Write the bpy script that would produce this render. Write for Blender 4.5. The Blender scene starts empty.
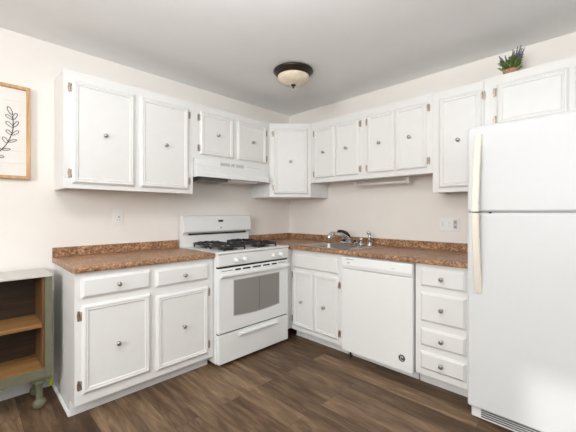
import bpy, bmesh, math, random
from mathutils import Vector, Matrix
PI = math.pi
S = bpy.context.scene
COL = S.collection

# ------------------------------------------------------------------ camera, light, exposure
cam_d = bpy.data.cameras.new('camera')
cam = bpy.data.objects.new('camera', cam_d); COL.objects.link(cam)
cam.location = (-2.8913, -2.8237, 1.2323)
cam.rotation_euler = (PI/2, 0, math.radians(44.58 - 90))
cam_d.sensor_width = 36.0
cam_d.lens = 320.82*36/576
cam_d.shift_y = -(216 - 212.82)/576
cam_d.clip_start = 0.02
S.camera = cam

W = bpy.data.worlds.new('daylight'); S.world = W; W.use_nodes = True
W.node_tree.nodes['Background'].inputs[0].default_value = (0.99, 0.995, 1.0, 1)
W.node_tree.nodes['Background'].inputs[1].default_value = 0.2

def area(name, loc, target, size, power, col=(1, 1, 1), shape='DISK'):
    d = bpy.data.lights.new(name, 'AREA'); d.shape = shape; d.size = size; d.energy = power; d.color = col
    o = bpy.data.objects.new(name, d); COL.objects.link(o); o.location = loc
    o.rotation_euler = (Vector(target) - Vector(loc)).to_track_quat('-Z', 'Y').to_euler()
    return o
area('room_lamp', (-2.95, -1.75, 2.40), (-2.9, -1.75, 0), 0.5, 9, (0.985, 0.995, 1.0))
area('rear_fill', (-5.6, -2.6, 1.85), (0, -2.6, 1.3), 1.1, 73, (0.97, 0.99, 1.0), 'SQUARE')  # added fill light behind the camera, standing in for daylight
area('side_fill', (-2.6, -5.2, 1.85), (-2.6, 0, 1.3), 1.1, 18, (0.97, 0.99, 1.0), 'SQUARE')  # added fill light from the open side, no window modelled
area('ceiling_fill', (-2.65, -2.3, 1.85), (-2.55, -2.2, 2.5), 0.5, 24, (0.97, 0.995, 1.0))  # added unseen uplight to brighten the ceiling, no lamp stands here
area('ceiling_fill_rear', (-3.4, -3.2, 1.7), (-3.2, -3.0, 2.5), 0.6, 13, (0.97, 0.995, 1.0))  # second added uplight behind the camera, also without a fixture
sun_d = bpy.data.lights.new('sun', 'SUN'); sun_d.energy = 1.1; sun_d.angle = math.radians(1.6); sun_d.color = (1.0, 0.99, 0.97)
sun = bpy.data.objects.new('sun', sun_d); COL.objects.link(sun)
sun.rotation_euler = Vector((1.0, 0.15, -0.335)).to_track_quat('-Z', 'Y').to_euler()

S.view_settings.view_transform = 'Standard'
S.view_settings.look = 'None'
S.view_settings.exposure = 0.22
S.view_settings.gamma = 1.0
S.view_settings.use_curve_mapping = False

# ------------------------------------------------------------------ materials
def mat(name, col, rough=0.5, metal=0.0, spec=0.5, coat=0.0, noise=0.0, nscale=30.0, bump=0.0, bscale=200.0, emis=None):
    m = bpy.data.materials.new(name); m.use_nodes = True
    nt = m.node_tree; b = nt.nodes['Principled BSDF']
    b.inputs['Base Color'].default_value = (*col, 1); b.inputs['Roughness'].default_value = rough
    b.inputs['Metallic'].default_value = metal; b.inputs['Specular IOR Level'].default_value = spec
    b.inputs['Coat Weight'].default_value = coat
    tc = nt.nodes.new('ShaderNodeTexCoord')
    n = nt.nodes.new('ShaderNodeTexNoise'); n.inputs['Scale'].default_value = nscale; n.inputs['Detail'].default_value = 4
    nt.links.new(tc.outputs['Object'], n.inputs['Vector'])
    r = nt.nodes.new('ShaderNodeValToRGB')
    k = noise
    r.color_ramp.elements[0].color = (*[c*(1-k) for c in col], 1)
    r.color_ramp.elements[1].color = (*[min(1, c*(1+k)) for c in col], 1)
    r.color_ramp.elements[0].position = .3; r.color_ramp.elements[1].position = .7
    nt.links.new(n.outputs['Fac'], r.inputs['Fac']); nt.links.new(r.outputs['Color'], b.inputs['Base Color'])
    if bump:
        n2 = nt.nodes.new('ShaderNodeTexNoise'); n2.inputs['Scale'].default_value = bscale
        bp = nt.nodes.new('ShaderNodeBump'); bp.inputs['Strength'].default_value = bump; bp.inputs['Distance'].default_value = 0.002
        nt.links.new(tc.outputs['Object'], n2.inputs['Vector']); nt.links.new(n2.outputs['Fac'], bp.inputs['Height'])
        nt.links.new(bp.outputs['Normal'], b.inputs['Normal'])
    if emis:
        b.inputs['Emission Color'].default_value = (*emis[:3], 1); b.inputs['Emission Strength'].default_value = emis[3]
    return m

def mat_laminate():
    m = bpy.data.materials.new('granite_laminate'); m.use_nodes = True
    nt = m.node_tree; N = nt.nodes; L = nt.links; b = N['Principled BSDF']
    tc = N.new('ShaderNodeTexCoord')
    def noise(sc, det, rough=.6):
        n = N.new('ShaderNodeTexNoise'); n.inputs['Scale'].default_value = sc; n.inputs['Detail'].default_value = det
        n.inputs['Roughness'].default_value = rough; L.new(tc.outputs['Object'], n.inputs['Vector']); return n
    n1 = noise(60, 6, .75)
    r1 = N.new('ShaderNodeValToRGB'); e = r1.color_ramp.elements
    e[0].position = .36; e[0].color = (.10, .05, .026, 1); e[1].position = .64; e[1].color = (.74, .49, .33, 1)
    x = e.new(.47); x.color = (.34, .185, .10, 1); x = e.new(.56); x.color = (.52, .31, .19, 1)
    L.new(n1.outputs['Fac'], r1.inputs['Fac'])
    n2 = noise(9, 4, .6)
    r2 = N.new('ShaderNodeValToRGB'); e = r2.color_ramp.elements
    e[0].position = .35; e[0].color = (.72, .66, .6, 1); e[1].position = .68; e[1].color = (1.1, 1.08, 1.05, 1)
    L.new(n2.outputs['Fac'], r2.inputs['Fac'])
    v = N.new('ShaderNodeTexVoronoi'); v.inputs['Scale'].default_value = 120; L.new(tc.outputs['Object'], v.inputs['Vector'])
    r3 = N.new('ShaderNodeValToRGB'); e = r3.color_ramp.elements
    e[0].position = .12; e[0].color = (.35, .3, .28, 1); e[1].position = .26; e[1].color = (1, 1, 1, 1)
    L.new(v.outputs['Distance'], r3.inputs['Fac'])
    m1 = N.new('ShaderNodeMixRGB'); m1.blend_type = 'MULTIPLY'; m1.inputs[0].default_value = 1
    L.new(r1.outputs[0], m1.inputs[1]); L.new(r2.outputs[0], m1.inputs[2])
    m2 = N.new('ShaderNodeMixRGB'); m2.blend_type = 'MULTIPLY'; m2.inputs[0].default_value = .55
    L.new(m1.outputs[0], m2.inputs[1]); L.new(r3.outputs[0], m2.inputs[2])
    L.new(m2.outputs[0], b.inputs['Base Color'])
    b.inputs['Roughness'].default_value = .36; b.inputs['Specular IOR Level'].default_value = .35
    return m

def mat_floor():
    m = bpy.data.materials.new('vinyl_plank'); m.use_nodes = True
    nt = m.node_tree; N = nt.nodes; L = nt.links; b = N['Principled BSDF']
    tc = N.new('ShaderNodeTexCoord')
    mp = N.new('ShaderNodeMapping'); mp.inputs['Rotation'].default_value = (0, 0, PI/2)
    L.new(tc.outputs['Object'], mp.inputs['Vector'])
    br = N.new('ShaderNodeTexBrick')
    br.inputs['Scale'].default_value = 1; br.inputs['Brick Width'].default_value = 1.22; br.inputs['Row Height'].default_value = .152
    br.inputs['Mortar Size'].default_value = .0012; br.inputs['Mortar Smooth'].default_value = .3; br.offset = .37; br.offset_frequency = 2
    br.inputs['Color1'].default_value = (0, 0, 0, 1); br.inputs['Color2'].default_value = (1, 1, 1, 1); br.inputs['Mortar'].default_value = (.5, .5, .5, 1)
    L.new(mp.outputs[0], br.inputs['Vector'])
    # grain: noise stretched along the planks, shifted from plank to plank
    sep = N.new('ShaderNodeSeparateXYZ'); L.new(mp.outputs[0], sep.inputs[0])
    sh = N.new('ShaderNodeMath'); sh.operation = 'MULTIPLY'; sh.inputs[1].default_value = 37
    L.new(br.outputs['Color'], sh.inputs[0])
    cmb = N.new('ShaderNodeCombineXYZ')
    sx = N.new('ShaderNodeMath'); sx.operation = 'MULTIPLY'; sx.inputs[1].default_value = 2.0; L.new(sep.outputs[0], sx.inputs[0])
    sy = N.new('ShaderNodeMath'); sy.operation = 'MULTIPLY'; sy.inputs[1].default_value = 14; L.new(sep.outputs[1], sy.inputs[0])
    L.new(sx.outputs[0], cmb.inputs[0]); L.new(sy.outputs[0], cmb.inputs[1]); L.new(sh.outputs[0], cmb.inputs[2])
    g = N.new('ShaderNodeTexNoise'); g.inputs['Scale'].default_value = 1.6; g.inputs['Detail'].default_value = 7; g.inputs['Roughness'].default_value = .62
    g.inputs['Distortion'].default_value = .6
    L.new(cmb.outputs[0], g.inputs['Vector'])
    mix = N.new('ShaderNodeMath'); mix.operation = 'MULTIPLY_ADD'; mix.inputs[1].default_value = .25
    L.new(br.outputs['Color'], mix.inputs[0])
    sc = N.new('ShaderNodeMath'); sc.operation = 'MULTIPLY'; sc.inputs[1].default_value = .92; L.new(g.outputs['Fac'], sc.inputs[0])
    L.new(sc.outputs[0], mix.inputs[2])
    r = N.new('ShaderNodeValToRGB'); e = r.color_ramp.elements
    e[0].position = .30; e[0].color = (0.0520, 0.0291, 0.0143, 1); e[1].position = .88; e[1].color = (0.3585, 0.2409, 0.1444, 1)
    x = e.new(.52); x.color = (0.1133, 0.0672, 0.0373, 1); x = e.new(.68); x.color = (0.1989, 0.1265, 0.0727, 1)
    L.new(mix.outputs[0], r.inputs['Fac'])
    dk = N.new('ShaderNodeMixRGB'); dk.inputs[2].default_value = (.035, .022, .015, 1)
    f = N.new('ShaderNodeMath'); f.operation = 'MULTIPLY'; f.inputs[1].default_value = .75; L.new(br.outputs['Fac'], f.inputs[0])
    L.new(f.outputs[0], dk.inputs[0]); L.new(r.outputs[0], dk.inputs[1])
    L.new(dk.outputs[0], b.inputs['Base Color'])
    b.inputs['Roughness'].default_value = .5; b.inputs['Specular IOR Level'].default_value = .3
    bp = N.new('ShaderNodeBump'); bp.inputs['Strength'].default_value = .15; bp.inputs['Distance'].default_value = .001
    L.new(g.outputs['Fac'], bp.inputs['Height']); L.new(bp.outputs[0], b.inputs['Normal'])
    return m

def mat_wood(name, c0, c1, rot=0.0):
    m = bpy.data.materials.new(name); m.use_nodes = True
    nt = m.node_tree; N = nt.nodes; L = nt.links; b = N['Principled BSDF']
    tc = N.new('ShaderNodeTexCoord'); mp = N.new('ShaderNodeMapping')
    mp.inputs['Scale'].default_value = (3, 40, 40) if not rot else (40, 40, 3)
    L.new(tc.outputs['Object'], mp.inputs[0])
    n = N.new('ShaderNodeTexNoise'); n.inputs['Scale'].default_value = 1.2; n.inputs['Detail'].default_value = 6; n.inputs['Distortion'].default_value = .4
    L.new(mp.outputs[0], n.inputs['Vector'])
    r = N.new('ShaderNodeValToRGB'); e = r.color_ramp.elements
    e[0].position = .32; e[0].color = (*c0, 1); e[1].position = .68; e[1].color = (*c1, 1)
    L.new(n.outputs['Fac'], r.inputs[0]); L.new(r.outputs[0], b.inputs['Base Color'])
    b.inputs['Roughness'].default_value = .5
    return m

M = dict(
    wall=mat('cream_wall_paint', (.88, .835, .785), .75, noise=.012, nscale=6, bump=.05, bscale=350),
    ceil=mat('ceiling_paint', (.88, .885, .885), .85, noise=.012, nscale=5, bump=.08, bscale=250),
    floor=mat_floor(),
    trim=mat('white_trim_paint', (.84, .83, .81), .4, noise=.01),
    cab=mat('white_cabinet_paint', (.81, .803, .785), .38, noise=.012, nscale=14),
    appl=mat('white_appliance_enamel', (.85, .85, .835), .22, noise=.006),
    fridge=mat('white_textured_enamel', (.70, .705, .71), .42, noise=.006, bump=.06, bscale=500),
    cream=mat('aged_cream_plastic', (.84, .78, .68), .4, noise=.02),
    counter=mat_laminate(),
    nickel=mat('brushed_nickel', (.46, .43, .40), .28, 1.0, noise=.05, nscale=80),
    hinge=mat('antique_nickel', (.44, .37, .31), .42, 1.0, noise=.15, nscale=90),
    chrome=mat('chrome', (.72, .72, .72), .12, 1.0, noise=.02),
    steel=mat('brushed_stainless', (.52, .50, .47), .27, 1.0, noise=.05, nscale=60),
    black=mat('black_enamel', (.012, .012, .012), .35, noise=.2),
    iron=mat('cast_iron', (.018, .018, .018), .5, noise=.3, nscale=90, bump=.2),
    dark=mat('dark_gap', (.01, .01, .01), .7, noise=.2),
    glass=mat('smoked_oven_glass', (.27, .25, .235), .16, noise=.04, nscale=200),
    grey=mat('grey_plastic', (.38, .38, .38), .45, noise=.03),
    dgrey=mat('dark_grey_plastic', (.13, .13, .135), .5, noise=.05),
    lgrey=mat('light_grey_plastic', (.62, .62, .61), .4, noise=.03),
    bronze=mat('oil_rubbed_bronze', (.040, .028, .022), .38, .6, noise=.25, nscale=40),
    amber=mat('alabaster_glass', (.80, .69, .53), .22, noise=.14, nscale=14),
    filt=mat('hood_filter_mesh', (.16, .16, .155), .4, .7, noise=.3, nscale=180),
    sage=mat('sage_green_paint', (.150, .146, .092), .5, noise=.05, nscale=25),
    ltop=mat('pale_grey_top', (.60, .585, .55), .42, noise=.04, nscale=14),
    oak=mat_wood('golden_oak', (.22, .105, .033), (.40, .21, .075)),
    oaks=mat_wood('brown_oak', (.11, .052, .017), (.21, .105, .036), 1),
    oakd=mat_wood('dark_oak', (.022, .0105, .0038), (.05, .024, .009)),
    frame=mat_wood('honey_wood', (.46, .25, .11), (.68, .42, .21), 1),
    art=mat('whitewashed_board', (.84, .80, .755), .6, noise=.03, nscale=9),
    ink=mat('black_ink', (.02, .018, .018), .6, noise=.1),
    plate=mat('white_plate_plastic', (.88, .865, .84), .35, noise=.01),
    burlap=mat('burlap', (.42, .25, .14), .85, noise=.3, nscale=120, bump=.5),
    leaf=mat('leaf_green', (.09, .15, .04), .55, noise=.4, nscale=60),
    leafl=mat('light_leaf_green', (.22, .27, .07), .55, noise=.3, nscale=60),
    lav=mat('dried_lavender', (.15, .145, .20), .8, noise=.35, nscale=120),
    soil=mat('dark_moss', (.04, .035, .02), .9, noise=.4, nscale=90),
    cord=mat('grey_cord', (.33, .33, .31), .5, noise=.05),
    lime=mat('lime_plastic', (.50, .52, .04), .4, noise=.05),
    lens=mat('frosted_lens', (.80, .80, .78), .3, noise=.02),
)

# ------------------------------------------------------------------ mesh builder
class MB:
    def __init__(s): s.bm = bmesh.new()
    def _merge(s, b2, mtx=None):
        me = bpy.data.meshes.new('t'); b2.to_mesh(me); b2.free()
        if mtx is not None: me.transform(mtx)
        s.bm.from_mesh(me); bpy.data.meshes.remove(me)
    def box(s, x0, x1, y0, y1, z0, z1, bev=0.0, seg=2):
        b = bmesh.new(); bmesh.ops.create_cube(b, size=1)
        sx, sy, sz = abs(x1-x0), abs(y1-y0), abs(z1-z0)
        for v in b.verts:
            v.co = Vector(((x0+x1)/2 + v.co.x*sx, (y0+y1)/2 + v.co.y*sy, (z0+z1)/2 + v.co.z*sz))
        if bev:
            bmesh.ops.bevel(b, geom=b.edges[:], offset=min(bev, .45*min(sx, sy, sz)), segments=seg, profile=.5, affect='EDGES')
        s._merge(b); return s
    def prism(s, pts, axis, a0, a1, bev=0.0, seg=2):
        """polygon pts extruded along axis ('x','y','z'); pts are the other two coordinates in order"""
        b = bmesh.new()
        def P(p, a):
            return {'x': (a, p[0], p[1]), 'y': (p[0], a, p[1]), 'z': (p[0], p[1], a)}[axis]
        v0 = [b.verts.new(P(p, a0)) for p in pts]; v1 = [b.verts.new(P(p, a1)) for p in pts]
        b.faces.new(v0); b.faces.new(v1[::-1]); n = len(pts)
        for i in range(n): b.faces.new((v0[i], v1[i], v1[(i+1) % n], v0[(i+1) % n]))
        bmesh.ops.recalc_face_normals(b, faces=b.faces[:])
        if bev: bmesh.ops.bevel(b, geom=b.edges[:], offset=bev, segments=seg, profile=.5, affect='EDGES')
        s._merge(b); return s
    def lathe(s, prof, c=(0, 0, 0), axis='z', n=24, sy=1.0):
        """prof = [(radius, along)], revolved about axis through c"""
        b = bmesh.new(); rings = []
        for r, h in prof:
            if r < 1e-6: rings.append([b.verts.new((0, 0, h))])
            else: rings.append([b.verts.new((r*math.cos(2*PI*i/n), r*sy*math.sin(2*PI*i/n), h)) for i in range(n)])
        for A, B in zip(rings, rings[1:]):
            for i in range(n):
                j = (i+1) % n
                if len(A) == 1 and len(B) > 1: b.faces.new((A[0], B[i], B[j]))
                elif len(B) == 1 and len(A) > 1: b.faces.new((A[i], B[0], A[j]))
                elif len(A) > 1: b.faces.new((A[i], B[i], B[j], A[j]))
        for R, in ((rings[0],), (rings[-1],)):
            if len(R) > 1: b.faces.new(R)
        bmesh.ops.recalc_face_normals(b, faces=b.faces[:])
        for f in b.faces: f.smooth = True
        rot = {'z': Matrix(), 'y': Matrix.Rotation(PI/2, 4, 'X'), 'x': Matrix.Rotation(PI/2, 4, 'Y')}[axis]   # y: along -> -y
        s._merge(b, Matrix.Translation(c) @ rot); return s
    def tube(s, pts, r, n=8, r2=None, closed=False):
        b = bmesh.new(); pts = [Vector(p) for p in pts]; rings = []; m = len(pts)
        up = Vector((0, 0, 1)); prev = None
        for i, p in enumerate(pts):
            if closed: t = pts[(i+1) % m] - pts[i-1]
            else: t = (pts[min(i+1, m-1)] - pts[max(i-1, 0)])
            t.normalize()
            a = (prev - t*prev.dot(t)) if prev else (up.cross(t) if abs(t.z) < .95 else Vector((1, 0, 0)).cross(t))
            a.normalize(); prev = a; c = t.cross(a)
            rr = r if r2 is None else r + (r2-r)*i/(m-1)
            rings.append([b.verts.new(p + a*rr*math.cos(2*PI*k/n) + c*rr*math.sin(2*PI*k/n)) for k in range(n)])
        pairs = list(zip(rings, rings[1:])) + ([(rings[-1], rings[0])] if closed else [])
        for A, B in pairs:
            for k in range(n): b.faces.new((A[k], B[k], B[(k+1) % n], A[(k+1) % n]))
        if not closed: b.faces.new(rings[0]); b.faces.new(rings[-1][::-1])
        bmesh.ops.recalc_face_normals(b, faces=b.faces[:])
        for f in b.faces: f.smooth = True
        s._merge(b); return s
    def panel(s, x0, x1, z0, z1, y, prof):
        """door or drawer front facing -y: nested rectangles (inset, outwards), flat in the middle"""
        b = bmesh.new(); rings = []
        for ins, out in prof:
            rings.append([b.verts.new(p) for p in ((x0+ins, y-out, z0+ins), (x1-ins, y-out, z0+ins), (x1-ins, y-out, z1-ins), (x0+ins, y-out, z1-ins))])
        for A, B in zip(rings, rings[1:]):
            for k in range(4): b.faces.new((A[k], A[(k+1) % 4], B[(k+1) % 4], B[k]))
        b.faces.new(rings[-1]); b.faces.new(rings[0][::-1])
        bmesh.ops.recalc_face_normals(b, faces=b.faces[:])
        s._merge(b); return s
    def done(s): return s.bm

ROT = {'left': 0.0, 'right': -PI/2, 'corner': -PI/4}
ORG = {}     # object -> origin in the frame its shapes were written in

def meta(o, label=None, cat=None, group=None, kind=None):
    for k, v in (('label', label), ('category', cat), ('group', group), ('kind', kind)):
        if v: o[k] = v
    return o

def thing(name, loc, side, label, cat, group=None):
    o = bpy.data.objects.new(name, None); COL.objects.link(o); o.empty_display_size = .1
    o.rotation_euler = (0, 0, ROT[side]); o.location = Matrix.Rotation(ROT[side], 3, 'Z') @ Vector(loc)
    ORG[o.name] = Vector(loc)
    return meta(o, label, cat, group)

def part(name, mb, m, parent=None, label=None, kind=None, smooth=None, rot=0.0):
    bm = mb.bm
    cs = [v.co for v in bm.verts]
    c = Vector([(min(v[i] for v in cs) + max(v[i] for v in cs))/2 for i in range(3)])
    if parent is None: c.z = min(v.z for v in cs)
    bmesh.ops.translate(bm, verts=bm.verts[:], vec=-c)
    me = bpy.data.meshes.new(name); bm.to_mesh(me); bm.free()
    if smooth:
        for p in me.polygons: p.use_smooth = True
    me.materials.append(M[m] if isinstance(m, str) else m)
    o = bpy.data.objects.new(name, me); COL.objects.link(o); ORG[o.name] = c
    if parent is None:
        o.location = Matrix.Rotation(rot, 3, 'Z') @ c; o.rotation_euler = (0, 0, rot)
    else:
        o.parent = parent; o.location = c - ORG[parent.name]
    return meta(o, label, None, None, kind)

def struct(name, mb, m): return part(name, mb, m, kind='structure')

# ------------------------------------------------------------------ the room
H = 2.449
LX, LY = -6.0, -5.6
struct('floor', MB().box(LX, .1, LY, .1, -.08, 0), 'floor')
struct('ceiling', MB().box(LX, .1, LY, .1, H, H+.1), 'ceil')
struct('wall_left', MB().box(LX, .1, 0, .1, 0, H), 'wall')
struct('wall_right', MB().box(0, .1, LY, 0, 0, H), 'wall')
struct('wall_rear', MB().box(LX, LX+.1, LY, .1, 0, .9).box(LX, LX+.1, LY, .1, 2.12, H).box(LX, LX+.1, -3.30, .1, .9, 2.12).box(LX, LX+.1, LY, -4.70, .9, 2.12), 'wall')
struct('baseboard_left', MB().prism([(0, 0), (-.013, 0), (-.013, .072), (-.006, .085), (0, .085)], 'x', LX, -2.452), 'trim')

# ------------------------------------------------------------------ cabinet hardware and fronts
def knob(px, z, y, parent):
    return part('knob', MB().lathe([(.009, 0), (.0085, .003), (.0055, .006), (.005, .013), (.0125, .018), (.0145, .022), (.0135, .027), (.008, .030), (0, .031)],
                (px, y, z), 'y', 20), 'nickel', parent)

def hinge(px, z, y, side, parent):
    """exposed half-wrap hinge: leaf on the frame, barrel at the door's edge; side -1 = door's left edge"""
    mb = MB()
    mb.box(min(px, px+side*.024), max(px, px+side*.024), y-.003, y-.0005, z-.014, z+.014, .001)
    mb.box(min(px+side*.010, px+side*.022), max(px+side*.010, px+side*.022), y-.0035, y-.0005, z-.030, z+.030, .001)
    mb.lathe([(.0035, -.026), (.005, -.024), (.005, .024), (.0035, .026)], (px+side*.003, y-.006, z), 'z', 10)
    return part('hinge', mb, 'hinge', parent)

DOOR = [(0, 0), (0, .0095), (.003, .0115), (.009, .0180), (.012, .0195), (.019, .0195), (.0215, .0160), (.0245, .0158), (.027, .0180), (.0315, .0175), (.0365, .0115)]
DRAWER = [(0, 0), (0, .008), (.003, .0098), (.012, .0175), (.015, .019)]

def cab_door(T, x0, x1, z0, z1, y, hs, hz, kn=None):
    d = part('door', MB().panel(x0, x1, z0, z1, y, DOOR), 'cab', T)
    k = ((x0+x1)/2, (z0+z1)/2) if kn is None else kn
    if k: knob(k[0], k[1], y-.0115, d)
    for z in hz: hinge(x0 if hs < 0 else x1, z, y, hs, d)
    return d

def cab_drawer(T, x0, x1, z0, z1, y, kn=True, name='drawer'):
    d = part(name, MB().panel(x0, x1, z0, z1, y, DRAWER), 'cab', T)
    if kn: knob((x0+x1)/2, (z0+z1)/2, y-.019, d)
    return d

def upper_cab(side, x0, x1, z0, z1, label, dep=.303):
    T = thing('wall_cabinet', ((x0+x1)/2, -dep/2, z0), side, label, 'cabinet', 'white wall cabinets')
    g = .0004; x0 += g; x1 -= g
    mb = MB()
    mb.box(x0, x0+.016, -dep+.019, -.002, z0, z1); mb.box(x1-.016, x1, -dep+.019, -.002, z0, z1)
    mb.box(x0+.016, x1-.016, -dep+.019, -.002, z0+.02, z0+.036); mb.box(x0+.016, x1-.016, -dep+.019, -.002, z1-.018, z1)
    mb.box(x0+.016, x1-.016, -.008, -.002, z0+.036, z1-.018)
    part('body', mb, 'cab', T)
    part('face_frame', MB().box(x0, x1, -dep, -dep+.019, z0, z1, .0003), 'cab', T)
    return T

def base_cab(side, x0, x1, label, dep=.605, top=.876, toe_z=.09, toe_y=.525):
    T = thing('base_cabinet', ((x0+x1)/2, -dep/2, 0), side, label, 'cabinet', 'white base cabinets')
    g = .0012; x0 += g; x1 -= g
    P = [(-.002, 0), (-toe_y+.012, 0), (-toe_y+.012, toe_z), (-dep+.019, toe_z), (-dep+.019, top), (-.002, top)]
    mb = MB().prism(P, 'x', x0, x0+.016).prism(P, 'x', x1-.016, x1)
    mb.box(x0+.016, x1-.016, -dep+.019, -.002, toe_z, toe_z+.016).box(x0+.016, x1-.016, -.010, -.002, toe_z+.016, top)
    part('body', mb, 'cab', T)
    part('face_frame', MB().box(x0, x1, -dep, -dep+.019, toe_z, top, .0006), 'cab', T)
    return T

YU = -.303
UT = 2.175
# left wall, uppers
T = upper_cab('left', -2.4275, -1.4986, 1.3958, 2.182, 'wide two-door white wall cabinet at far left above the short counter')
cab_door(T, -2.381, -1.985, 1.430, 2.118, YU, -1, (2.064, 1.495))
cab_door(T, -1.941, -1.546, 1.430, 2.118, YU, 1, (2.064, 1.503))
T = upper_cab('left', -1.4986, -.614, 1.705, 2.180, 'short two-door white wall cabinet directly above the range hood')
cab_door(T, -1.433, -1.083, 1.745, 2.121, YU, -1, (2.066, 1.800))
cab_door(T, -1.033, -.669, 1.745, 2.121, YU, 1, (2.064, 1.798))

# diagonal corner cabinet (written in the corner frame: front faces the middle of the room)
cc, ud = .613, .303
def corner_frame(p): return Matrix.Rotation(PI/4, 3, 'Z') @ Vector((p[0], p[1], 0))
T = thing('wall_cabinet', (0, -.4, 1.3976), 'corner', 'diagonal white wall cabinet with one tall door in the room corner', 'cabinet', 'white wall cabinets')
e = .0015
poly = [(-e, -e), (-cc+e, -e), (-cc+e, -ud), (-ud, -cc+e), (-e, -cc+e)]
pp = [tuple(corner_frame(p)[:2]) for p in poly]
part('body', MB().prism(pp, 'z', 1.3976, UT), 'cab', T)
yd = (corner_frame((-cc, -ud))).y
part('face_frame', MB().box(-.2185, .2185, yd-.0035, yd+.0005, 1.3976, UT, .001), 'cab', T)
cab_door(T, -.172, .184, 1.431, 2.120, yd-.0035, -1, (2.066, 1.499), (.001, 1.772))

# right wall, uppers (local x = distance from the corner along the wall)
T = upper_cab('right', .6145, 1.8665, 1.5448, UT, 'long four-door white wall cabinet with a light bar under it')
cab_door(T, .668, .931, 1.590, 2.105, YU, -1, (2.058, 1.636), (.792, 1.847))
cab_door(T, .943, 1.203, 1.590, 2.105, YU, 1, (2.058, 1.640), (1.068, 1.850))
cab_door(T, 1.293, 1.552, 1.590, 2.110, YU, -1, (2.058, 1.640), (1.414, 1.849))
cab_door(T, 1.564, 1.824, 1.590, 2.110, YU, 1, (2.064, 1.644), (1.687, 1.853))
T = upper_cab('right', 1.8665, 2.218, 1.390, 2.168, 'tall single-door white wall cabinet left of the refrigerator')
cab_door(T, 1.915, 2.206, 1.424, 2.108, YU, 1, (2.064, 1.500), (2.055, 1.772))
T = upper_cab('right', 2.2195, 3.003, 1.795, 2.176, 'white wall cabinet above the refrigerator')
cab_door(T, 2.297, 2.672, 1.838, 2.116, YU, -1, (2.064, 1.872), 0)
cab_door(T, 2.700, 2.945, 1.838, 2.116, YU, 1, (2.064, 1.872), 0)

# ------------------------------------------------------------------ base cabinets
YB = -.605
T = base_cab('left', -2.430, -1.492, 'white base cabinet with two drawers and two doors left of the stove')
cab_drawer(T, -2.396, -1.990, .722, .842, YB)
cab_drawer(T, -1.951, -1.540, .715, .836, YB)
cab_door(T, -2.393, -1.990, .150, .680, YB, -1, (.618, .206), (-2.195, .404))
cab_door(T, -1.947, -1.540, .135, .655, YB, 1, (.609, .200), (-1.746, .397))
part('toe_kick', MB().box(-2.436, -1.494, -.527, -.512, .001, .088, .001), 'cab', T)
part('shoe_moulding', MB().prism([(-2.4315, 0.001), (-2.445, .001), (-2.442, .012), (-2.4315, .018)], 'y', -.525, -.016), 'trim', T)

T = base_cab('right', .612, 1.2395, 'white sink base cabinet with two narrow doors beside the stove')
cab_drawer(T, .655, 1.188, .700, .828, YB, kn=False, name='false_drawer_front')
cab_door(T, .648, .903, .135, .672, YB, -1, (.625, .200), (.765, .383))
cab_door(T, .916, 1.186, .135, .672, YB, 1, (.606, .188), (1.038, .386))
part('corner_filler', MB().box(.598, .6125, -.702, -.590, .092, .875, .0005), 'cab', T)
part('toe_kick', MB().box(.616, 1.238, -.527, -.512, .001, .088, .001), 'cab', T)

T = base_cab('right', 1.8565, 2.2345, 'white four-drawer base cabinet between the dishwasher and the refrigerator')
for z0, z1, kz in ((.719, .848, 0), (.472, .676, 0), (.302, .424, 0), (.137, .258, 0)):
    cab_drawer(T, 1.897, 2.190, z0, z1, YB)
part('toe_kick', MB().box(1.858, 2.233, -.527, -.512, .001, .088, .001), 'cab', T)

# ------------------------------------------------------------------ countertops
CT, CN, CD = .914, .876, .634
def nose(y_front):   # cross-section of a rolled laminate edge: (y, z)
    return [(y_front+.012, CN), (y_front+.003, CN+.003), (y_front, CN+.010), (y_front, CT-.012), (y_front+.0035, CT-.0035), (y_front+.012, CT)]
T = thing('countertop', (-1.96, -.31, CN), 'left', 'short brown granite-look countertop left of the stove', 'countertop', 'brown laminate countertops')
part('slab', MB().prism([(-.003, CN+.0005)] + [(y, max(z, CN+.0005)) for y, z in nose(-CD)] + [(-.003, CT)], 'x', -2.4393, -1.4895), 'counter', T)
part('backsplash', MB().box(-2.4393, -1.4895, -.021, -.002, CT+.0003, .9817, .003), 'counter', T)

T = thing('countertop', (1.2, -.32, CN), 'right', 'long brown granite-look countertop in the corner around the sink', 'countertop', 'brown laminate countertops')
# written in the right wall's frame: x = distance from corner, y = -distance from the right wall
SX0, SX1, SY0, SY1 = .738, 1.205, -.562, -.185        # cut-out for the bowl
z0 = CN+.0005
mb = MB()
xe = 2.2360
mb.prism([(SY0, z0)] + [(y, max(z, z0)) for y, z in nose(-.643)] + [(SY0, CT)], 'x', .003, xe)
mb.box(.003, xe, SY1, -.003, z0, CT)
mb.box(.003, SX0, SY0, SY1, z0, CT); mb.box(SX1, xe, SY0, SY1, z0, CT)
mb.box(.003, .628, -.7020, -.643, z0, CT)
part('slab', mb, 'counter', T)
part('backsplash', MB().box(.022, xe, -.021, -.002, CT+.0003, .9817, .003), 'counter', T)
part('backsplash', MB().box(.002, .021, -.7020, -.002, CT+.0003, .9817, .003), 'counter', T)

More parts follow.
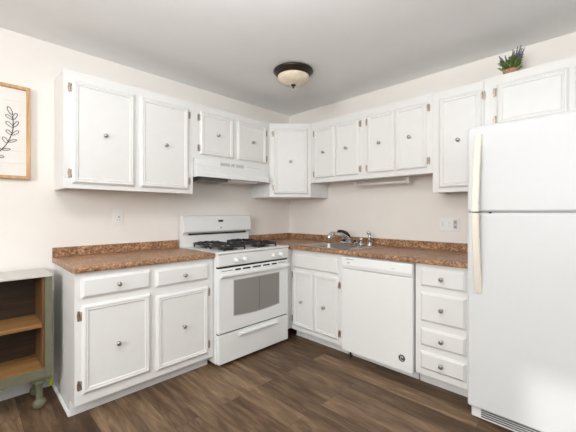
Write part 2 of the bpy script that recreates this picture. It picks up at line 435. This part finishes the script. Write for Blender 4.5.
# ------------------------------------------------------------------ sink and taps
T = thing('sink', (.97, -.365, .74), 'right', 'stainless steel drop-in kitchen sink set in the long brown counter', 'sink')
def ring_bowl(levels):
    """nested rounded rectangles (x0,x1,y0,y1,z,corner)"""
    b = bmesh.new(); rings = []
    for x0, x1, y0, y1, z, c in levels:
        vs = []
        for cx, cy, a0 in ((x1-c, y1-c, 0), (x0+c, y1-c, PI/2), (x0+c, y0+c, PI), (x1-c, y0+c, 1.5*PI)):
            for k in range(6): a = a0 + k/5*PI/2; vs.append(b.verts.new((cx+c*math.cos(a), cy+c*math.sin(a), z)))
        rings.append(vs)
    n = len(rings[0])
    for A, B in zip(rings, rings[1:]):
        for k in range(n): b.faces.new((A[k], A[(k+1) % n], B[(k+1) % n], B[k]))
    b.faces.new(rings[-1])
    bmesh.ops.recalc_face_normals(b, faces=b.faces[:])
    for f in b.faces: f.smooth = True
    mb = MB(); mb._merge(b); return mb
rx0, rx1, ry0, ry1 = .690, 1.278, -.606, -.095
part('bowl', ring_bowl([(SX0+.004, SX1-.004, SY0+.004, SY1-.004, .9165, .05), (SX0+.010, SX1-.010, SY0+.010, SY1-.010, .905, .05),
     (SX0+.016, SX1-.016, SY0+.016, SY1-.016, .78, .06), (SX0+.04, SX1-.04, SY0+.04, SY1-.04, .752, .05), (.955, .987, -.381, -.349, .748, .015)]), 'steel', T)
def rim_mesh():
    b = bmesh.new(); rings = []
    def rr(x0, x1, y0, y1, z, c):
        vs = []
        for cx, cy, a0 in ((x1-c, y1-c, 0), (x0+c, y1-c, PI/2), (x0+c, y0+c, PI), (x1-c, y0+c, 1.5*PI)):
            for k in range(6): a = a0 + k/5*PI/2; vs.append(b.verts.new((cx+c*math.cos(a), cy+c*math.sin(a), z)))
        rings.append(vs)
    rr(rx0, rx1, ry0, ry1, CT+.0006, .03); rr(rx0+.003, rx1-.003, ry0+.003, ry1-.003, CT+.004, .03)
    rr(rx0+.010, rx1-.010, ry0+.010, ry1-.010, CT+.0045, .03); rr(rx0+.016, rx1-.016, ry0+.016, ry1-.016, CT+.003, .03)
    rr(SX0+.001, SX1-.001, SY0+.001, SY1-.001, CT+.003, .05); rr(SX0+.004, SX1-.004, SY0+.004, SY1-.004, CT+.0026, .05)
    n = len(rings[0])
    for A, B in zip(rings, rings[1:]):
        for k in range(n): b.faces.new((A[k], A[(k+1) % n], B[(k+1) % n], B[k]))
    bmesh.ops.recalc_face_normals(b, faces=b.faces[:])
    mb = MB(); mb._merge(b); return mb
part('rim', rim_mesh(), 'steel', T)
part('drain', MB().lathe([(.001, .757), (.034, .757), (.040, .7545), (.042, .7525)], (.971, -.365, 0), 'z', 24), 'chrome', T)

zt = CT+.0035
T = thing('faucet', (.985, -.145, zt), 'right', 'chrome kitchen faucet with dark pull-out spout behind the sink', 'faucet')
part('deck_plate', MB().box(.893, 1.077, -.176, -.112, zt, zt+.024, .010, 3), 'chrome', T)
part('spout', MB().tube([(.985, -.145, zt+.02), (.983, -.155, zt+.050), (.978, -.19, zt+.078), (.973, -.24, zt+.098), (.969, -.30, zt+.110), (.964, -.36, zt+.114), (.961, -.405, zt+.108)], .027, 14, .021), 'chrome', T)
part('spray_head', MB().tube([(.961, -.392, zt+.112), (.960, -.425, zt+.098), (.959, -.440, zt+.078), (.959, -.443, zt+.060)], .027, 14, .022), 'chrome', T)
part('lever', MB().tube([(.992, -.150, zt+.060), (.998, -.172, zt+.090), (.998, -.220, zt+.122), (.992, -.285, zt+.138), (.985, -.335, zt+.140)], .016, 10, .010), 'black', T, 'black faucet lever')
part('handle_cap', MB().lathe([(.018, zt+.0245), (.018, zt+.034), (.012, zt+.044), (0, zt+.046)], (.922, -.145, 0), 'z', 18), 'black', T, 'black cap on the faucet plate')
part('handle_cap', MB().lathe([(.018, zt+.0245), (.018, zt+.034), (.012, zt+.044), (0, zt+.046)], (1.050, -.145, 0), 'z', 18), 'black', T, 'black cap on the faucet plate')
T = thing('soap_dispenser', (1.125, -.145, zt), 'right', 'short chrome soap dispenser between the faucet and the tall sprayer', 'dispenser')
part('base_ring', MB().lathe([(.028, zt), (.028, zt+.010), (.018, zt+.017)], (1.125, -.145, 0), 'z', 18), 'chrome', T)
part('pump_post', MB().lathe([(.015, zt+.0175), (.014, zt+.045), (.018, zt+.048), (.018, zt+.064), (.007, zt+.070)], (1.125, -.145, 0), 'z', 18), 'chrome', T)
T = thing('side_sprayer', (1.222, -.150, zt), 'right', 'tall thin side sprayer standing on the right end of the sink', 'sprayer')
part('holder', MB().lathe([(.024, zt), (.024, zt+.006), (.018, zt+.018), (.016, zt+.03)], (1.222, -.150, 0), 'z', 18), 'chrome', T)
part('wand', MB().lathe([(.013, zt+.0305), (.015, zt+.06), (.014, zt+.085), (.016, zt+.10)], (1.222, -.150, 0), 'z', 16), 'chrome', T)
part('nozzle', MB().tube([(1.222, -.146, zt+.100), (1.222, -.152, zt+.118), (1.222, -.170, zt+.126), (1.222, -.186, zt+.124)], .0135, 12, .012), 'chrome', T)

# ------------------------------------------------------------------ stove
X0, X1 = -1.484, -.706
XM = (X0+X1)/2
T = thing('gas_stove', (XM, -.34, 0), 'left', 'white gas range with black grates between the two counters', 'stove')
part('body', MB().box(X0, X1, -.632, -.025, .030, .896, .003), 'appl', T)
part('leveling_foot', MB().lathe([(.018, 0.0), (.018, .012), (.009, .014), (.009, .030)], (X0+.05, -.58, 0), 'z', 12), 'grey', T)
part('leveling_foot', MB().lathe([(.018, 0.0), (.018, .012), (.009, .014), (.009, .030)], (X1-.05, -.58, 0), 'z', 12), 'grey', T)
# cooktop with raised lip and control panel
part('cooktop', MB().prism([(-.03, .897), (-.662, .897), (-.676, .905), (-.680, .912), (-.676, .9195), (-.66, .922), (-.63, .918), (-.09, .918), (-.03, .922)], 'x', X0-.002, X1+.002), 'appl', T)
cp = part('control_panel', MB().prism([(-.633, .802), (-.664, .802), (-.672, .812), (-.677, .8965), (-.633, .8965)], 'x', X0+.002, X1-.002, .002), 'appl', T)
for kx in (-1.317, -1.230, -.905, -.816):
    k = part('knob', MB().lathe([(.021, 0), (.021, .004), (.018, .008), (.0165, .024), (.014, .027), (0, .0275)], (kx, -.6745, .846), 'y', 20)
             .box(kx-.0045, kx+.0045, -.708, -.690, .829, .863, .002), 'appl', T, 'white control knob')
# back guard
bg = part('backguard', MB().prism([(-.026, .919), (-.072, .919), (-.075, 1.020), (-.078, 1.028), (-.082, 1.042), (-.108, 1.050), (-.113, 1.062), (-.098, 1.185), (-.088, 1.200), (-.070, 1.207), (-.026, 1.207)],
     'x', X0+.001, X1-.001, .002), 'appl', T)
part('vent_slot', MB().box(X0+.062, X1-.050, -.0835, -.070, 1.024, 1.038), 'dark', bg, 'black vent slot')
def on_guard(z): return -.113 + (z-1.062)*(.015/.123)
part('clock_display', MB().box(-1.112, -1.058, on_guard(1.15)-.004, on_guard(1.15)+.004, 1.143, 1.162, .001), 'black', bg, 'small dark clock display')
part('button_panel', MB().prism([(on_guard(1.070)-.0008, 1.070), (on_guard(1.178)-.0008, 1.178), (on_guard(1.178)+.006, 1.178), (on_guard(1.070)+.006, 1.070)], 'x', -1.165, -.985), 'appl', bg)
part('emblem', MB().lathe([(.009, 0), (.009, .002), (.006, .003), (0, .003)], (-1.085, on_guard(1.086)-.001, 1.086), 'y', 16), 'grey', bg, 'round grey emblem')
# burners and grates
bx = (X0+.205, X1-.205); by = (-.225, -.500)
def grate():
    for x in bx:
        for y in by:
            part('burner', MB().lathe([(.050, .9185), (.050, .924), (.040, .928), (.038, .937), (.030, .941), (0, .942)], (x, y, 0), 'z', 24), 'iron', T, 'black burner cap')
            part('drip_ring', MB().lathe([(.088, .9183), (.090, .9205), (.084, .9215), (.058, .9195), (.056, .9183)], (x, y, 0), 'z', 28), 'black', T, 'black ring round the burner')
            mb = MB(); h = .112; zz = .949
            sq = [(x+h*a, y+h*b, zz) for a, b in ((-1, -.85), (-.85, -1), (.85, -1), (1, -.85), (1, .85), (.85, 1), (-.85, 1), (-1, .85))]
            mb.tube(sq, .0105, 6, closed=True)
            for dx, dy in ((1, 0), (-1, 0), (0, 1), (0, -1)):
                mb.tube([(x+dx*h, y+dy*h, zz), (x+dx*h*.75, y+dy*h*.75, zz+.012), (x+dx*.030, y+dy*.030, zz+.012)], .0090, 6)
            for dx, dy in ((1, 1), (-1, 1), (1, -1), (-1, -1)):
                mb.tube([(x+dx*h*.92, y+dy*h*.92, zz), (x+dx*h*.6, y+dy*h*.6, zz+.012), (x+dx*.034, y+dy*.034, zz+.012)], .0080, 6)
                mb.tube([(x+dx*h*.92, y+dy*h*.92, zz), (x+dx*h*.93, y+dy*h*.93, .9195)], .0085, 6)
            part('grate', mb, 'iron', T, 'black iron burner grate')
grate()
# oven door
od = part('oven_door', MB().prism([(-.634, .272), (-.668, .272), (-.674, .278), (-.674, .778), (-.666, .787), (-.634, .787)], 'x', X0+.004, X1-.004, .002), 'appl', T)
part('door_gap', MB().box(X0+.005, X1-.005, -.660, -.6325, .788, .801), 'dark', T, 'dark gap above the oven door')
part('drawer_gap', MB().box(X0+.006, X1-.006, -.655, -.6325, .2625, .2715), 'dark', T, 'dark gap above the storage drawer')
nslots = [(-1.452, -1.345, .004), (-1.325, -1.268, .013), (-1.245, -1.165, .013), (-1.140, -1.050, .013), (-1.025, -.945, .013), (-.920, -.860, .013), (-.840, -.745, .004)]
for a, b, h in nslots:
    part('vent_slot', MB().box(a, b, -.6748, -.660, .768-h/2, .768+h/2), 'dark', od, 'dark vent slot')
part('handle', MB().prism([(-.6735, .714), (-.690, .714), (-.699, .722), (-.702, .735), (-.698, .748), (-.688, .753), (-.6735, .752)], 'x', X0+.012, X1-.012, .003), 'appl', od)
wz0, wz1, wx0, wx1 = .396, .681, -1.338, -.829
def win(ins, y0, y1):
    n = 14; pts = []
    for i in range(n+1):
        t = i/n; pts.append((wx0+ins+(wx1-wx0-2*ins)*t, wz0+ins-.014*math.sin(PI*t)))
    pts += [(wx1-ins, wz1-ins), (wx0+ins, wz1-ins)]
    return MB().prism(pts, 'y', y0, y1)
part('window_surround', win(-.004, -.6752, -.664), 'grey', od, 'grey border of the oven window')
ow = part('oven_window', win(0.004, -.6760, -.664), 'glass', od, 'grey glass oven window')
part('glass_seam', MB().box(-1.072, -1.064, -.6763, -.6755, wz0+.002, wz1-.008), 'dgrey', ow)
dr = part('storage_drawer', MB().box(X0+.004, X1-.004, -.674, -.634, .032, .2615, .004), 'appl', T)
part('handle', MB().prism([(-.673, .216), (-.690, .218), (-.698, .228), (-.694, .241), (-.673, .245)], 'x', -1.290, -.855, .003), 'appl', dr)

# ------------------------------------------------------------------ range hood
HX0, HX1 = -1.492, -.690
T = thing('range_hood', ((HX0+HX1)/2, -.19, 1.515), 'left', 'white under-cabinet range hood above the stove', 'range hood')
mb = MB()
HY = -.378
side = [(-.006, 1.7035), (-.318, 1.7035), (-.322, 1.700), (-.322, 1.652), (HY+.003, 1.590), (HY, 1.580), (HY, 1.543), (-.006, 1.543)]
mb.prism(side, 'x', HX0, HX0+.006); mb.prism(side, 'x', HX1-.006, HX1)
sh = [(-.006, 1.7035), (-.318, 1.7035), (-.322, 1.700), (-.322, 1.652), (HY+.003, 1.590), (HY, 1.580), (HY, 1.543), (HY+.006, 1.543), (HY+.006, 1.578), (-.316, 1.645), (-.316, 1.697), (-.006, 1.697)]
mb.prism(sh, 'x', HX0+.006, HX1-.006)
part('shell', mb, 'appl', T)
part('side_filler', MB().box(HX1+.0005, -.6155, -.310, -.300, 1.545, 1.7035, .001), 'appl', T)
part('underside', MB().box(HX0+.007, HX1-.007, HY+.008, -.008, 1.552, 1.556), 'appl', T)
part('filter', MB().box(-1.432, -1.150, HY+.06, -.08, 1.518, 1.551, .003), 'filt', T, 'dark grey grease filter')
part('light_lens', MB().box(-1.12, -.80, HY+.05, -.12, 1.530, 1.551, .004), 'lens', T, 'frosted light cover')
for a, b in ((-1.235, -1.13), (-1.115, -1.075), (-1.06, -.965)):
    mb = MB()
    for k in range(4): mb.box(a, b, -.3235, -.316, 1.665+k*.0075, 1.6685+k*.0075)
    part('vent_grille', mb, 'grey', T, 'grey louvred vent')
part('switch_strip', MB().box(-.93, -.745, -.3235, -.316, 1.677, 1.682, .001), 'lgrey', T, 'pale switch strip')

# ------------------------------------------------------------------ dishwasher
D0, D1 = 1.2435, 1.8525
T = thing('dishwasher', ((D0+D1)/2, -.32, 0), 'right', 'white built-in dishwasher under the long counter', 'dishwasher')
part('body', MB().box(D0, D1, -.600, -.03, .076, .870).box(D0+.004, D1-.004, -.508, -.03, .004, .076), 'appl', T)
dp = part('door_panel', MB().box(D0+.002, D1-.002, -.640, -.601, .078, .7645, .004), 'appl', T)
cp = part('control_panel', MB().prism([(-.601, .7655), (-.636, .7655), (-.644, .772), (-.650, .800), (-.645, .858), (-.636, .866), (-.601, .866)], 'x', D0+.002, D1-.002, .003), 'appl', T)
part('handle_recess', MB().box(D0+.19, D0+.40, -.6465, -.628, .7705, .778, .001), 'lgrey', cp, 'pale grey grip recess')
part('badge', MB().box(D0+.045, D0+.120, -.6485, -.640, .845, .851, .001), 'grey', cp, 'small grey badge')
part('button', MB().box(D0+.060, D0+.085, -.6495, -.640, .814, .823, .001), 'grey', cp, 'small grey button')
part('dial_mark', MB().box(D1-.160, D1-.125, -.6495, -.640, .815, .822, .001), 'lgrey', cp)
part('kick_plate', MB().box(D0+.004, D1-.004, -.527, -.5125, .002, .073, .001), 'appl', T)
part('edge_gap', MB().box(D1-.0012, D1+.0028, -.604, -.58, .085, .868), 'dark', T, 'dark gap at the right edge')  # dark strip filling the slit, its shade put in as colour
part('leveling_foot', MB().lathe([(.014, 0), (.014, .008), (.007, .011), (.007, .0755)], (D0+.035, -.560, 0), 'z', 12), 'black', T)
sx, sz = 1.772, .172
em = part('emblem', MB().lathe([(.026, 0), (.026, .0012), (0, .0014)], (sx, -.640, sz), 'y', 28), 'grey', dp, 'round dark sticker')
m_em = mat('plum_print', (.075, .055, .06), .5, noise=.1)
part('emblem_disc', MB().lathe([(.0245, .0014), (.0245, .0018), (0, .0020)], (sx, -.640, sz), 'y', 28), m_em, em, 'dark disc of the sticker')
mb = MB()
def arc(cx, cz, r, a0, a1, n=12): return [(cx + r*math.cos(math.radians(a0+(a1-a0)*i/n)), -.6422, cz + r*math.sin(math.radians(a0+(a1-a0)*i/n))) for i in range(n+1)]
mb.tube(arc(sx-.001, sz+.005, .0095, -20, 200), .0022, 6); mb.tube(arc(sx+.002, sz-.004, .012, 170, 330), .0022, 6)
mb.tube(arc(sx+.001, sz+.001, .005, 0, 180), .002, 6)
part('emblem_swirl', mb, 'lgrey', em, 'pale swirl on the sticker')

# ------------------------------------------------------------------ refrigerator
FX0, FX1, FY = 2.2400, 3.000, -.775
T = thing('refrigerator', ((FX0+FX1)/2, -.4, 0), 'right', 'large white top-freezer refrigerator with cream handles', 'refrigerator')
part('body', MB().box(FX0+.006, FX1-.006, -.700, -.04, .030, 1.732, .006), 'fridge', T)
fz = part('freezer_door', MB().box(FX0, FX1, FY, -.704, 1.2385, 1.741, .014, 4), 'fridge', T)
fd = part('fresh_food_door', MB().box(FX0, FX1, FY, -.704, .085, 1.2315, .014, 4), 'fridge', T)
part('door_gasket', MB().box(FX0+.02, FX1-.02, -.760, -.701, 1.2318, 1.2382), 'grey', T, 'grey seal between the doors')
part('center_hinge_pin', MB().box(2.352, 2.364, FY+.002, FY+.02, 1.2295, 1.2380, .001), 'dark', T, 'small dark catch between the doors')
def fr_handle(z_end, z_mid, parent):
    up = 1 if z_end > z_mid else -1
    n = 14; L = abs(z_end-z_mid); b = bmesh.new(); rings = []
    for i in range(n+1):
        t = i/n; z = z_mid + up*L*t
        out = .070*(1 - t**1.8) + .004
        w = .0185
        th = .016
        o0 = FY - max(out-th, .0008) if t < .95 else FY-.0008
        xc = 2.301
        rings.append([b.verts.new(p) for p in ((xc-w, o0, z), (xc+w, o0, z), (xc+w, FY-out-.004, z), (xc+w*.6, FY-out-.009, z), (xc-w*.6, FY-out-.009, z), (xc-w, FY-out-.004, z))])
    for A, B in zip(rings, rings[1:]):
        for k in range(6): b.faces.new((A[k], A[(k+1) % 6], B[(k+1) % 6], B[k]))
    b.faces.new(rings[0]); b.faces.new(rings[-1][::-1])
    bmesh.ops.recalc_face_normals(b, faces=b.faces[:])
    mb = MB(); mb._merge(b)
    mb.box(2.284, 2.313, FY-.058, FY-.0008, min(z_mid+up*.004, z_mid+up*.034), max(z_mid+up*.004, z_mid+up*.034), .004)
    return part('handle', mb, 'cream', parent, 'aged cream handle')
fr_handle(1.690, 1.240, fz); fr_handle(.768, 1.230, fd)
mb = MB().box(FX0+.012, FX1-.012, -.735, -.702, .012, .078, .006)
gr = part('toe_grille', mb, 'appl', T)
for k in range(4):
    part('grille_slot', MB().box(FX0+.065, FX1-.065, -.7365, -.728, .024+k*.0125, .032+k*.0125), 'dgrey', gr, 'grey grille slot')
part('leveling_foot', MB().lathe([(.02, 0), (.02, .01), (.01, .012), (.01, .03)], (FX0+.07, -.66, 0), 'z', 12), 'grey', T)

# ------------------------------------------------------------------ ceiling light
lx, ly = -.905, -.931
T = thing('ceiling_light', (lx, ly, H-.12), 'left', 'bronze flush-mount ceiling light with amber glass bowl', 'lamp')
part('canopy_ring', MB().lathe([(.06, H), (.155, H), (.168, H-.006), (.170, H-.014), (.160, H-.024), (.152, H-.034), (.144, H-.046), (.138, H-.050), (.120, H-.048)], (lx, ly, 0), 'z', 48), 'bronze', T)
part('glass_bowl', MB().lathe([(.130, H-.0515), (.137, H-.056), (.134, H-.074), (.120, H-.093), (.096, H-.108), (.062, H-.118), (.030, H-.122), (0, H-.123)], (lx, ly, 0), 'z', 48), 'amber', T)
part('finial', MB().lathe([(.004, H-.1225), (.020, H-.123), (.021, H-.128), (.013, H-.134), (.008, H-.139), (.009, H-.146), (.005, H-.154), (0, H-.157)], (lx, ly, 0), 'z', 20), 'bronze', T)

# ------------------------------------------------------------------ light bar under the right wall cabinet
T = thing('light_bar', (1.33, -.15, 1.49), 'right', 'slim white bar fixture hanging under the short right wall cabinet', 'light fixture')
part('tube', MB().tube([(1.065, -.15, 1.507), (1.595, -.15, 1.507)], .011, 12), 'plate', T)
part('end_bracket', MB().box(1.588, 1.612, -.166, -.134, 1.493, 1.544, .003), 'plate', T)
part('end_bracket', MB().box(1.054, 1.068, -.160, -.140, 1.498, 1.544, .003), 'plate', T)

# ------------------------------------------------------------------ outlets
T = thing('wall_outlet', (-2.0, -.004, 1.13), 'left', 'single white outlet plate on the wall above the short counter', 'outlet')
pl = part('cover_plate', MB().box(-2.041, -1.961, -.007, -.001, 1.133, 1.258, .003), 'plate', T)
part('receptacle', MB().box(-2.019, -1.983, -.0095, -.006, 1.152, 1.238, .002), 'plate', T)
part('test_button', MB().lathe([(.005, 0), (.005, .0015), (0, .002)], (-1.997, -.0095, 1.198), 'y', 12), 'dark', T, 'small black button')
for dx in (-.008, .008): part('socket_slot', MB().box(-2.001+dx-.0015, -2.001+dx+.0015, -.0100, -.008, 1.170, 1.181), 'grey', T, 'grey socket slot')

T = thing('switch_plate', (1.892, -.004, 1.08), 'right', 'wide white three-gang plate with two switches and an outlet by the refrigerator', 'switch')
part('cover_plate', MB().box(1.812, 1.972, -.007, -.001, 1.078, 1.190, .003), 'plate', T)
for x in (1.838, 1.890):
    part('toggle', MB().box(x-.005, x+.005, -.016, -.0065, 1.122, 1.146, .002), 'plate', T)
    part('toggle_slot', MB().box(x-.006, x+.006, -.0075, -.006, 1.117, 1.151), 'lgrey', T, 'pale grey switch slot')
part('receptacle', MB().box(1.924, 1.956, -.0095, -.006, 1.095, 1.173, .003), 'lgrey', T, 'pale grey outlet face')
for z in (1.115, 1.153): part('socket', MB().box(1.930, 1.950, -.0105, -.009, z-.010, z+.010, .002), 'grey', T, 'dark grey socket')

# ------------------------------------------------------------------ framed art
T = thing('framed_picture', (-2.785, -.002, 1.458), 'left', 'whitewashed board with a black leafy branch in a honey wood frame', 'picture')
px0, px1, pz0, pz1 = -3.01, -2.565, 1.460, 2.082
fw, fdp = .020, .036
part('frame', MB().box(px0, px0+fw, -fdp, -.002, pz0, pz1, .001).box(px1-fw, px1, -fdp, -.002, pz0, pz1, .001)
     .box(px0+fw, px1-fw, -fdp, -.002, pz0, pz0+fw, .001).box(px0+fw, px1-fw, -fdp, -.002, pz1-fw, pz1, .001), 'frame', T)
mb = MB(); nb = 7; hb = (pz1-pz0-2*fw)/nb
for k in range(nb): mb.box(px0+fw, px1-fw, -.016, -.004, pz0+fw+k*hb+.0002, pz0+fw+(k+1)*hb-.0002, .0005)
part('board', mb, 'art', T)
def pix(u, v, y=-.0175):   # photo position on the board -> wall coordinates
    a = math.radians(44.58); F = Vector((math.cos(a), math.sin(a), 0)); R = Vector((math.sin(a), -math.cos(a), 0))
    d = F + R*(u-288.03)/320.82 + Vector((0, 0, 1))*(212.82-v)/320.82
    t = (y+2.8237)/d.y; p = Vector((-2.8913, -2.8237, 1.2323)) + d*t
    return Vector((p.x, y, p.z))
mb = MB()
stem = [(12.6, 116), (13.2, 122), (13.0, 128), (11.8, 134), (9.5, 139), (6.0, 145), (1.5, 149.5), (-4, 155), (-10, 163)]
mb.tube([pix(*p) for p in stem], .0022, 5)
def leaf_outline(base, tip, wid):
    a, b = pix(*base), pix(*tip); ax = b-a; L = ax.length; ax.normalize(); nrm = Vector((-ax.z, 0, ax.x)); pts = []
    for k in range(17):
        t = k/16*2*PI; s = (1-math.cos(t))/2
        pts.append(a + ax*L*s + nrm*wid*math.sin(t)*(.75+.25*s))
    mb.tube(pts[:-1], .0018, 5, closed=True)
for bs, tp, w in (((12, 115), (8, 106.5), .011), ((12.8, 119.5), (5.5, 114.5), .009), ((13.2, 119.5), (16.6, 113.3), .010), ((13.2, 127.5), (6, 121.5), .011), ((13.4, 127), (18.3, 121.5), .009),
      ((11.8, 134.5), (6.2, 130), .010), ((12, 135), (18.8, 131), .009), ((7.5, 143), (3, 137), .011), ((8, 142), (16.8, 140), .007), ((2, 149.5), (10.2, 149.2), .008), ((1, 150), (-5, 146), .010), ((-4, 155.5), (4, 157), .008)):
    leaf_outline(bs, tp, w)
part('branch_drawing', mb, 'ink', T, 'black leafy branch drawing')

# ------------------------------------------------------------------ small bookcase at the left
BX0, BX1, BY0, BY1 = -3.36, -2.492, -.330, -.030
T = thing('low_bookcase', ((BX0+BX1)/2, -.18, 0), 'left', 'sage green low bookcase with oak shelves and turned feet', 'bookcase')
part('top', MB().box(BX0-.012, BX1+.004, BY0-.006, BY1+.004, .831, .846, .003), 'ltop', T, 'pale grey top board')
for a in (BX0, BX1-.036): part('side_panel', MB().box(a, a+.036, BY0, BY1, .200, .8305, .002), 'sage', T)
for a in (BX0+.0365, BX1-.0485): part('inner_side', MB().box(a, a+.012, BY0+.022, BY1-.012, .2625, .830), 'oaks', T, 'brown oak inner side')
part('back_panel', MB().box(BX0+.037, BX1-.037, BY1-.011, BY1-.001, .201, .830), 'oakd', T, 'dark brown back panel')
part('shelf', MB().box(BX0+.049, BX1-.049, BY0+.010, BY1-.012, .516, .538, .001), 'oak', T, 'golden oak shelf')
part('bottom_shelf', MB().box(BX0+.037, BX1-.037, BY0+.012, BY1-.012, .244, .262, .001), 'oak', T, 'golden oak bottom shelf')
part('bottom_rail', MB().box(BX0+.0365, BX1-.0365, BY0+.001, BY0+.0115, .200, .258, .001), 'sage', T)
for fx, fy in ((BX0+.07, BY0+.052), (BX1-.058, BY0+.052), (BX0+.06, BY1-.045), (BX1-.048, BY1-.045)):
    if True:
        part('foot', MB().box(fx-.046, fx+.046, fy-.035, fy+.035, .178, .1995, .003)
             .lathe([(.030, .178), (.034, .165), (.026, .150), (.019, .135), (.017, .095), (.020, .066), (.017, .058), (.030, .048), (.035, .030), (.031, .010), (.020, 0)], (fx, fy, 0), 'z', 24), 'sage', T)

# ------------------------------------------------------------------ cord in the gap
T = thing('power_cord', (-2.462, -.13, .02), 'left', 'thin grey cord with lime end hanging between bookcase and base cabinet', 'cord')
part('cable', MB().tube([(-2.463, -.003, .40), (-2.464, -.045, .405), (-2.463, -.085, .36), (-2.461, -.115, .28), (-2.470, -.14, .21), (-2.474, -.165, .155), (-2.475, -.18, .135)], .0042, 8), 'cord', T)
part('plug', MB().lathe([(.006, .137), (.008, .125), (.011, .11), (.0135, .085), (.0135, .080), (0, .079)], (-2.475, -.18, 0), 'z', 16), 'lime', T, 'lime green plug end')

# ------------------------------------------------------------------ potted lavender on the cabinet above the refrigerator
random.seed(7)
pc = (2.362, -.215)
T = thing('potted_plant', (pc[0], pc[1], 2.176), 'right', 'small potted lavender plant on top of the cabinets above the refrigerator', 'plant')
zb = 2.1762
part('pot', MB().lathe([(.040, zb), (.042, zb+.01), (.046, zb+.042), (.048, zb+.048), (.044, zb+.048), (.042, zb+.040), (0, zb+.038)], (pc[0], pc[1], 0), 'z', 28), 'burlap', T, 'tan woven pot')
part('soil', MB().lathe([(.041, zb+.040), (.030, zb+.046), (0, zb+.048)], (pc[0], pc[1], 0), 'z', 18), 'soil', T)
lf = MB(); ll = MB()
def blade(mb, p, d, L, w):
    d = Vector(d).normalized(); sd = d.cross(Vector((random.uniform(-1, 1), random.uniform(-1, 1), .3))).normalized()
    b = bmesh.new(); nr = d.cross(sd)
    pts = [(0, .25), (.35, 1), (.7, .8), (1, .05)]; rows = []
    for t, ww in pts:
        c = Vector(p) + d*L*t + Vector((0, 0, -.25*L*t*t)); rows.append((b.verts.new(c - sd*w*ww), b.verts.new(c + nr*w*.3*ww), b.verts.new(c + sd*w*ww)))
    for A, B in zip(rows, rows[1:]):
        b.faces.new((A[0], A[1], B[1], B[0])); b.faces.new((A[1], A[2], B[2], B[1]))
    mb._merge(b)
for k in range(170):
    a = random.uniform(0, 2*PI); r = random.uniform(0, .046); z = zb+.042+random.uniform(0, .06)
    tilt = random.uniform(.3, 1.2)
    blade(lf if random.random() < .62 else ll, (pc[0]+r*math.cos(a), pc[1]+r*math.sin(a), z), (math.cos(a)*tilt, math.sin(a)*tilt, 1), random.uniform(.04, .066), .0065)
part('foliage', lf, 'leaf', T, 'dark green leaves')
part('foliage', ll, 'leafl', T, 'yellow-green leaves')
for dx, dy, hgt in ((-.060, .0, .145), (-.046, -.014, .125), (-.030, .006, .140), (-.012, .012, .125), (.010, .005, .165), (.020, -.012, .150), (.034, -.004, .172), (.048, .008, .180), (.056, -.010, .150), (.066, .004, .155), (.058, .016, .120), (.0, .018, .13), (.028, .02, .14)):
    b0 = Vector((pc[0]+dx*.35, pc[1]+dy*.4, zb+.045)); tp = Vector((pc[0]+dx*1.15, pc[1]+dy, zb+hgt+.02))
    st = part('flower_stem', MB().tube([b0, b0.lerp(tp, .4)+Vector((-dx*.08, 0, .008)), tp], .0016, 6), 'leaf', T)
    mb = MB(); d = (tp-b0).normalized()
    for q in range(8):
        c = tp - d*(.066 - q*.0095); rr = .0078*(1 - .07*q) + random.uniform(-.0006, .0008)
        b = bmesh.new(); bmesh.ops.create_icosphere(b, subdivisions=1, radius=rr); mb._merge(b, Matrix.Translation(c + Vector((random.uniform(-.0015, .0015), random.uniform(-.0015, .0015), 0))))
    part('flower_spike', mb, 'lav', st, 'grey-violet flower spike')
